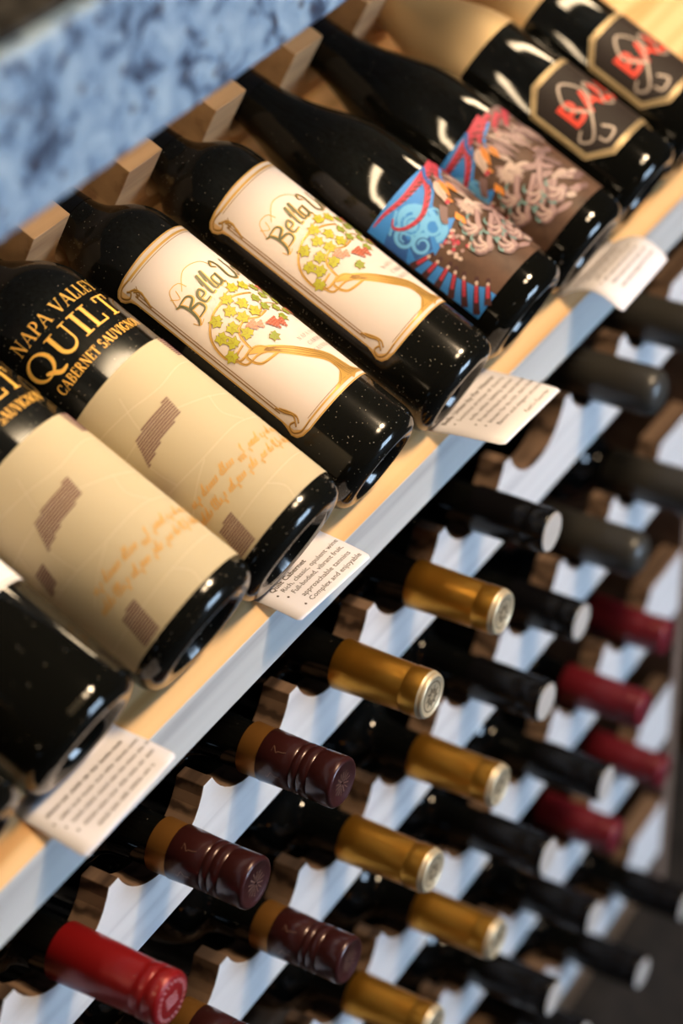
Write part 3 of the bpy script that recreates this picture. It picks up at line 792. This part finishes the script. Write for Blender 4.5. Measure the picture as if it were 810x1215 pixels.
TIP = {'gold': .0806, 'burg': .0725, 'red': .0802, 'black': .0680, 'wine': .0621, 'grey': .0640}
RK = [  # row, column, kind, extra reach, label
 (0, 0, 'red', 0, 'wine bottle with bright red capsule, lowest left in the top rack row'),
 (0, 1, 'burg', 0, 'burgundy screw-capped bottle beside the bright red capsule in the top rack row'),
 (0, 2, 'burg', 0, 'wine bottle with burgundy screw cap next to a gold capsule in the top rack row'),
 (0, 3, 'gold', 0, 'wine bottle with gold capsule next to the burgundy caps in the top rack row'),
 (0, 4, 'gold', 0, 'wine bottle with gold capsule next to the black capsule in the top rack row'),
 (0, 5, 'black', 0, 'black-capped bottle in the top rack row, beside the empty cradle'),
 (0, 7, 'grey', 0, 'bottle with thick dark grey rounded cap in the top rack row, past the empty cradle'),
 (0, 8, 'grey', .01, 'bottle with thick dark grey cap at the right edge of the top rack row'),
 (1, 1, 'burg', 0, 'burgundy-capped bottle cut off by the bottom edge, under the red-capped one'),
 (1, 2, 'burg', 0, 'burgundy-capped bottle in the second rack row, left of the gold capsules'),
 (1, 3, 'gold', 0, 'gold-capped bottle in the second rack row, right of a burgundy cap'),
 (1, 4, 'gold', 0, 'gold-capped bottle in the second rack row, left of a black cap'),
 (1, 5, 'black', 0, 'black-capped bottle in the second rack row, right of a gold capsule'),
 (1, 6, 'black', -.018, 'black-capped bottle in the second rack row, left of a rounded grey cap'),
 (1, 7, 'grey', -.006, 'bottle with thick dark grey rounded cap in the second rack row'),
 (1, 8, 'grey', .01, 'bottle with thick dark grey cap at the right edge of the second rack row'),
 (2, 3, 'gold', 0, 'gold-capped bottle cut off by the bottom edge in the third rack row'),
 (2, 4, 'gold', 0, 'gold-capped bottle fully in view in the third rack row'),
 (2, 5, 'black', .006, 'black-capped bottle in the third rack row, right of a gold capsule'),
 (2, 6, 'black', .009, 'black-capped bottle in the third rack row, left of a wine red capsule'),
 (2, 7, 'wine', .005, 'bottle with wine red capsule in the third rack row, nearer of the two'),
 (2, 8, 'wine', -.017, 'bottle with wine red capsule in the third rack row, at the far right'),
 (3, 5, 'black', .015, 'black-capped bottle in the fourth rack row near the bottom edge'),
 (3, 6, 'black', .005, 'black-capped bottle in the fourth rack row, left of a wine red capsule'),
 (3, 7, 'wine', -.012, 'bottle with wine red capsule in the fourth rack row, nearer of the two'),
 (3, 8, 'wine', -.011, 'bottle with wine red capsule in the fourth rack row, at the far right'),
 (4, 6, 'black', 0, 'black-capped bottle in the lowest rack row, cut off by the bottom edge'),
 (4, 7, 'black', .013, 'black-capped bottle in the lowest rack row above the dark floor'),
 (4, 8, 'black', .013, 'black-capped bottle at the right end of the lowest rack row'),
]
rsrc = {}
for row, c, kind, ex, label in RK:
    if kind not in rsrc: b = rsrc[kind] = rack_bottle(kind, label)
    else: b = copy_tree(rsrc[kind]); b['label'] = label
    x = X0+c*PITCH; z = -row*ROW
    dz = .0022 if kind == 'grey' else 0
    b.location = (x, .300-(TIP[kind]+ex), z+dz); b.rotation_euler = (PI/2, 0, 0)

# ------------------------------------------------------------------ the rack itself
rack = thing('wine_rack', 'pale wooden wine rack of scalloped rails under the display shelf', 'wine rack', (0, 0, FLOOR))
def local(mb_): 
    mb_.v = [(x, y, z-FLOOR) for x, y, z in mb_.v]; return mb_

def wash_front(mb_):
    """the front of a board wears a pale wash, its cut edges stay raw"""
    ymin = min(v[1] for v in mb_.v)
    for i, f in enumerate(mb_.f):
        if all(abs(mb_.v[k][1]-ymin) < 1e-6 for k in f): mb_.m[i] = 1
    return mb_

def scallop_poly(z_bottom, z_top, z_dip, rad, x0, x1, phase=X0):
    """outline in (x, z) of a rail whose top edge has a round cradle at every column"""
    d = z_top-z_dip; deep = d > rad; hw = rad if deep else math.sqrt(max(1e-9, rad*rad-(rad-d)**2)); zc = z_dip+rad
    pts = [(x0, z_bottom), (x1, z_bottom), (x1, z_top)]
    ks = [k for k in range(-8, 14) if phase+k*PITCH-hw > x0+.002 and phase+k*PITCH+hw < x1-.002]
    a0 = math.asin(hw/rad)
    for k in reversed(ks):
        cx = phase+k*PITCH
        if deep: pts.append((cx+rad, z_top))
        for i in range(17):
            a = a0-2*a0*i/16; pts.append((cx+rad*math.sin(a), zc-rad*math.cos(a)))
        if deep: pts.append((cx-rad, z_top))
    pts.append((x0, z_top)); return pts

for row in range(5):
    z = -row*ROW
    mb = MB(); mb.prism(scallop_poly(z-.0561, z+.0105, z-.0180, .0445, XL, XE), -.010, .009, axis='y')
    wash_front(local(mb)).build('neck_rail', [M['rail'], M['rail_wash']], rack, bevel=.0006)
    mb = MB(); mb.prism(scallop_poly(z-.085, z-.020, z-.0375, .0450, XL, XE), .190, .209, axis='y')
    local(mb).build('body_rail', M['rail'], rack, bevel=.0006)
mb = MB(); tb = SB/CB; zt = lambda y: SHZ-SHT+(y-SHY)*tb-.002
mb.prism([(-.010, FLOOR), (YB-.012, FLOOR), (YB-.012, zt(YB-.012)), (-.010, zt(-.010))], XE, XE+.019)
local(mb).build('end_panel', M['end_wood'], rack, bevel=.001)
for x in (XL-.019, XR):
    mb = MB(); mb.box((x, -.012, FLOOR), (x+.019, YB, GZ)); local(mb).build('side_panel', M['dark_wood'], rack, bevel=.001)
mb = MB(); mb.box((XL, YB-.012, FLOOR), (XR, YB, GZ)); local(mb).build('back_panel', M['dark_wood'], rack)
mb = MB(); mb.box((XL, -.004, FLOOR), (XE, YB-.012, FLOOR+.04)); local(mb).build('base', M['dark_wood'], rack)

# ------------------------------------------------------------------ tilted display shelf
shelf = thing('display_shelf', 'tilted pine display shelf under the granite counter', 'shelf', (0, SHY, SHZ))
u1 = .352
e0 = shelf_pt(0, 0); e1 = shelf_pt(0, u1)
poly = [(0, 0), (e1.y-SHY, e1.z-SHZ), (e1.y-SHY, e1.z-SHZ-SHT), (0, -SHT)]
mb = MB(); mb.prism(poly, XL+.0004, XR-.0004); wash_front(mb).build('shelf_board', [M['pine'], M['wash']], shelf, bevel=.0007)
# cradle rail for the necks, square to the shelf
mb = MB(); pl = scallop_poly(0, .068, .0140, .0290, XL+.0004, XR-.0004, phase=X0+.0155)
t0, t1 = .236, .268; n = len(pl)
def nr(p, u): q = shelf_pt(p[0], u, p[1]); return (q.x, q.y-SHY, q.z-SHZ)
vs = [nr(p, t0) for p in pl]+[nr(p, t1) for p in pl]
fs = [(i, (i+1) % n, n+(i+1) % n, n+i) for i in range(n)]
for tri in tessellate_polygon([[Vector((p[0], p[1], 0)) for p in pl]]): fs += [tuple(tri), tuple(n+i for i in tri)]
mb.add(vs, fs); mb.build('neck_rail', M['neck_wood'], shelf, bevel=.0006)

# ------------------------------------------------------------------ granite counter
top = thing('countertop', 'blue grey speckled granite counter top above the bottles', 'countertop', (0, 0, GZ))
mb = MB(); mb.box((XL-.10, GY, 0), (XR+.10, .60, GT)); mb.build('granite_slab', M['granite'], top, bevel=.004)

mat = thing('counter_dark_sheet', 'added dark sheet that darkens the top of the granite counter', 'mat', (.2, .20, GZ+GT))  # added sheet, keeps the counter's top corner dark under the warm spots
mb = MB(); mb.box((-.42, -.222, .0), (.9, .20, .004)); mb.build('darkening_slab', M['mat'], mat, bevel=.001)

# lamps under the counter
for i, (xa, xb, ly) in enumerate(((-.34, .02, .012), (.20, .56, .012), (.82, 1.12, .012))):
    place = ('at the left end of the counter', 'above the beige and cream labels', 'above the octagonal labels')[i]
    l = thing('under_counter_lamp', 'slim warm lamp tube under the granite counter, '+place, 'lamp', ((xa+xb)/2, ly, GZ), group='lamps under the counter')
    h = (xb-xa)/2
    mb = MB(); mb.box((-h, -.012, -.006), (h, .012, 0)); mb.build('lamp_housing', M['steel'], l)
    mb = MB(); P = [(.0066*math.cos(a), -.006-.0058*math.sin(a)) for a in [PI*k/10 for k in range(11)]]
    mb.prism(P, -h+.004, h-.004); mb.build('lamp_diffuser', M['led'], l)

# ------------------------------------------------------------------ tasting cards
rw = random.Random(21)
def blur_words(a, x, y, width, size, bold):
    """a printed line too small and soft to read: words as rows of uneven strokes"""
    x1 = x+width
    while x < x1-1.5:
        w = min(x1-x, rw.uniform(4.5, 11)); pts = []; q = x
        while q < x+w:
            pts += [(q, y+size*.04), (q+.42, y+size*rw.uniform(.38, .62)), (q+.84, y+size*.04)]; q += .95
        a.ribbon(pts, .30+1.6*bold, 'ink', 1); x += w+1.9

def card(label, x0, x1, u, front, lines, sig=None, bend=.05):
    """front = ((y, z) at left, (y, z) at right) of the front edge"""
    t = thing('tasting_card', label, 'card', shelf_pt((x0+x1)/2, u), group='tasting cards on the shelf edge')
    org = t.location.copy(); W = x1-x0
    cl = []
    for (fy, fz) in front:
        b0 = shelf_pt(0, u+.007, .0006); b1 = shelf_pt(0, u, .0007)
        p = [(b0.y, b0.z), (b1.y, b1.z)]
        p0 = p[1]; d0 = (-CB*.012, -SB*.012); 
        for k in range(1, 11):
            s = k/10; ly = p0[0]+(fy-p0[0])*s; lz = p0[1]+(fz-p0[1])*s
            p.append((ly, lz+bend*.012*math.sin(PI*s)))
        cl.append(p)
    n = len(cl[0]); 
    def at(f, s, h=0.0):      # f 0..1 from left to right, s 0..1 from the fold to the front edge
        q = s*10+1; q = max(0, min(n-1.0001, q)); i = int(q); w = q-i
        L = [cl[0][i][j]*(1-w)+cl[0][i+1][j]*w for j in (0, 1)]; Rr = [cl[1][i][j]*(1-w)+cl[1][i+1][j]*w for j in (0, 1)]
        return Vector((x0+W*f-org.x, L[0]*(1-f)+Rr[0]*f-org.y, L[1]*(1-f)+Rr[1]*f-org.z+h))
    mb = MB(); nf = 8; rows = [-.1]+[k/16 for k in range(17)]
    for lay_, h in ((0, .00035), (1, 0.0)):
        vs = []
        for s in rows:
            for i in range(nf+1):
                f = i/nf
                if s > .93: f = .5+(f-.5)*(1-.05*((s-.93)/.07)**2)
                vs.append(at(f, s, h))
        fs = [(r*(nf+1)+i, r*(nf+1)+i+1, (r+1)*(nf+1)+i+1, (r+1)*(nf+1)+i) for r in range(len(rows)-1) for i in range(nf)]
        mb.add(vs, fs, 0, True)
    o1 = (nf+1)*len(rows); rim = [i for i in range(nf+1)]+[r*(nf+1)+nf for r in range(1, len(rows))]+[(len(rows)-1)*(nf+1)+i for i in range(nf-1, -1, -1)]+[r*(nf+1) for r in range(len(rows)-2, 0, -1)]
    for i, j in zip(rim, rim[1:]+rim[:1]): mb.f.append([i, j, o1+j, o1+i]); mb.m.append(0); mb.sm.append(False)
    mb.build('card_sheet', M['card'], t)
    D = math.hypot(front[0][0]-cl[0][1][0], front[0][1]-cl[0][1][1])
    a = Art()
    for (txt, fx, fs_, wfrac, size, bold, bullet) in lines:
        if txt: put_text(a, txt, fx*W*1000, -fs_*D*1000, size, 'ink', 1, width=wfrac*W*1000, bold=bold)
        else: blur_words(a, fx*W*1000, -fs_*D*1000, wfrac*W*1000, size, bold)
        if bullet: a.disc((fx*W*1000-4.6, -fs_*D*1000+1.2), .75, .75, 'ink', 1, n=10)
    if sig and not sig[0]: blur_words(a, sig[1]*W*1000, -sig[2]*D*1000, sig[3]*W*1000, sig[4], 0)
    if sig and sig[0]: put_text(a, sig[0], sig[1]*W*1000, -sig[2]*D*1000, sig[4], 'ink', 1, width=sig[3]*W*1000, shear=.45)
    a.build('printed_text', t, lambda s, q, l: at(s/1000/W, -q/1000/D, .00045), flat=True, tstep=2.0)
    return t

card('white tasting card at the shelf edge below the cream vine-tree labels', .4793, .5586, .0145, ((-.0741, .1217), (-.0732, .1170)), [
    ('Bella Union by Far Niente', .10, .205, .82, 4.6, .10, False),
    ('Luscious aromas of cherry', .20, .315, .74, 4.2, .02, True),
    ('cola, anise, baking spices', .245, .425, .70, 4.2, .02, False),
    ('Fruit-forward yet restrained', .255, .535, .74, 4.2, .02, True),
    ('known for its rich, dark fruit', .27, .645, .74, 4.2, .02, True),
    ('flavors and elegant structure', .27, .755, .78, 4.2, .02, False)], ("Faith's Favorite", .53, .90, .40, 4.6))
card('white tasting card at the shelf edge below the beige hatched labels', .2859, .3589, .0140, ((-.0490, .1115), (-.0519, .1096)), [
    ('Quilt Cabernet', .14, .22, .48, 4.4, .08, False),
    ('Rich, classic, opulent wine', .20, .37, .78, 4.2, .02, True),
    ('Full-bodied, vibrant fruit,', .24, .53, .70, 4.2, .02, True),
    ('approachable tannins', .26, .70, .66, 4.2, .02, False),
    ('Complex and enjoyable', .26, .86, .70, 4.2, .02, True)])
card('white curved tasting card at the shelf edge below the feathered beast labels', .6637, .7475, .0130, ((-.0656, .1156), (-.0613, .1135)), [
    ('', .08, .20, .74, 4.2, .06, False), ('', .16, .33, .60, 4.0, .02, True), ('', .18, .45, .66, 4.0, .02, False),
    ('', .20, .57, .64, 4.0, .02, True), ('', .22, .69, .68, 4.0, .02, False), ('', .26, .81, .40, 4.0, .02, False)], ('', .66, .80, .26, 4.2), bend=.9)
card('white tasting card at the shelf edge below the dark white-labelled bottle', .0813, .1610, .0165, ((-.0529, .1082), (-.0531, .1134)), [
    ('', .10, .24, .80, 4.4, .08, False), ('', .14, .40, .82, 4.1, .02, True), ('', .17, .55, .82, 4.1, .02, True),
    ('', .20, .70, .74, 4.1, .02, True), ('', .25, .85, .60, 4.1, .02, False)])

# ------------------------------------------------------------------ the room
def struct(name, mb_, m, parent=None):
    o = mb_.build(name, m, parent)
    if parent is None: o['kind'] = 'structure'
    return o
mb = MB(); mb.box((-4, -3.2, FLOOR-.05), (4.5, .62, FLOOR)); struct('floor', mb, M['floor'])
mb = MB(); mb.box((-4, .60, FLOOR), (4.5, .68, 2.2)); struct('wall_back', mb, M['plaster'])
mb = MB(); WX0, WX1, WZ0, WZ1 = .55, 1.95, -.40, .65
for a_, b_2 in (((-4, -3.28, FLOOR), (WX0, -3.2, 2.2)), ((WX1, -3.28, FLOOR), (4.5, -3.2, 2.2)), ((WX0, -3.28, FLOOR), (WX1, -3.2, WZ0)), ((WX0, -3.28, WZ1), (WX1, -3.2, 2.2))): mb.box(a_, b_2)
struct('wall_front', mb, M['plaster'])
mb = MB()
for i in range(4):
    x = WX0+(WX1-WX0-.05)*i/3; mb.box((x, -3.27, WZ0), (x+.05, -3.21, WZ1))
for i in range(3):
    z = WZ0+(WZ1-WZ0-.05)*i/2; mb.box((WX0, -3.265, z), (WX1, -3.215, z+.05))
win = struct('window_1', mb, M['white_paint'])
mb = MB(); mb.box((WX0, -3.279, WZ0), (WX1, -3.272, WZ1)); mb.build('window_pane', M['sky'], win)

w = bpy.data.worlds.new('room air'); sc.world = w; w.use_nodes = True
bg = w.node_tree.nodes['Background']; bg.inputs['Color'].default_value = (.55, .68, .9, 1); bg.inputs['Strength'].default_value = .018

for x, y, e in ((1.05, -1.12, 46.0), (.60, -1.18, 15.0)):            # warm spots under the ceiling
    la = bpy.data.lights.new('ceiling_spot', 'AREA'); la.shape = 'DISK'; la.size = .34; la.energy = e; la.color = (1.0, .74, .47)
    lo = bpy.data.objects.new('ceiling_spot', la); link(lo); lo.location = (x, y, 2.05)
    lo.rotation_euler = (Vector((.35, 0, .0))-lo.location).to_track_quat('-Z', 'Y').to_euler()

# ------------------------------------------------------------------ camera
cam = bpy.data.cameras.new('camera'); co = bpy.data.objects.new('camera', cam); link(co)
yaw, pitch, roll = 0.5645, 0.6278, -0.0359
f = Vector((math.cos(yaw)*math.cos(pitch), math.sin(yaw)*math.cos(pitch), -math.sin(pitch)))
r = Vector((math.sin(yaw), -math.cos(yaw), 0)); u = r.cross(f)
r2 = r*math.cos(roll)+u*math.sin(roll); u2 = u*math.cos(roll)-r*math.sin(roll)
mw = Matrix((r2, u2, -f)).transposed().to_4x4(); mw.translation = Vector((-.5113, -.5835, .8819))
co.matrix_world = mw
cam.sensor_fit = 'VERTICAL'; cam.sensor_height = 36; cam.sensor_width = 24; cam.lens = 78.16
cam.clip_start = .02
cam.dof.use_dof = True; cam.dof.focus_distance = 1.27; cam.dof.aperture_fstop = 3.5; cam.dof.aperture_blades = 9
sc.camera = co
sc.view_settings.view_transform = 'Standard'; sc.view_settings.look = 'None'
sc.view_settings.exposure = 0; sc.view_settings.gamma = 1; sc.view_settings.use_curve_mapping = False
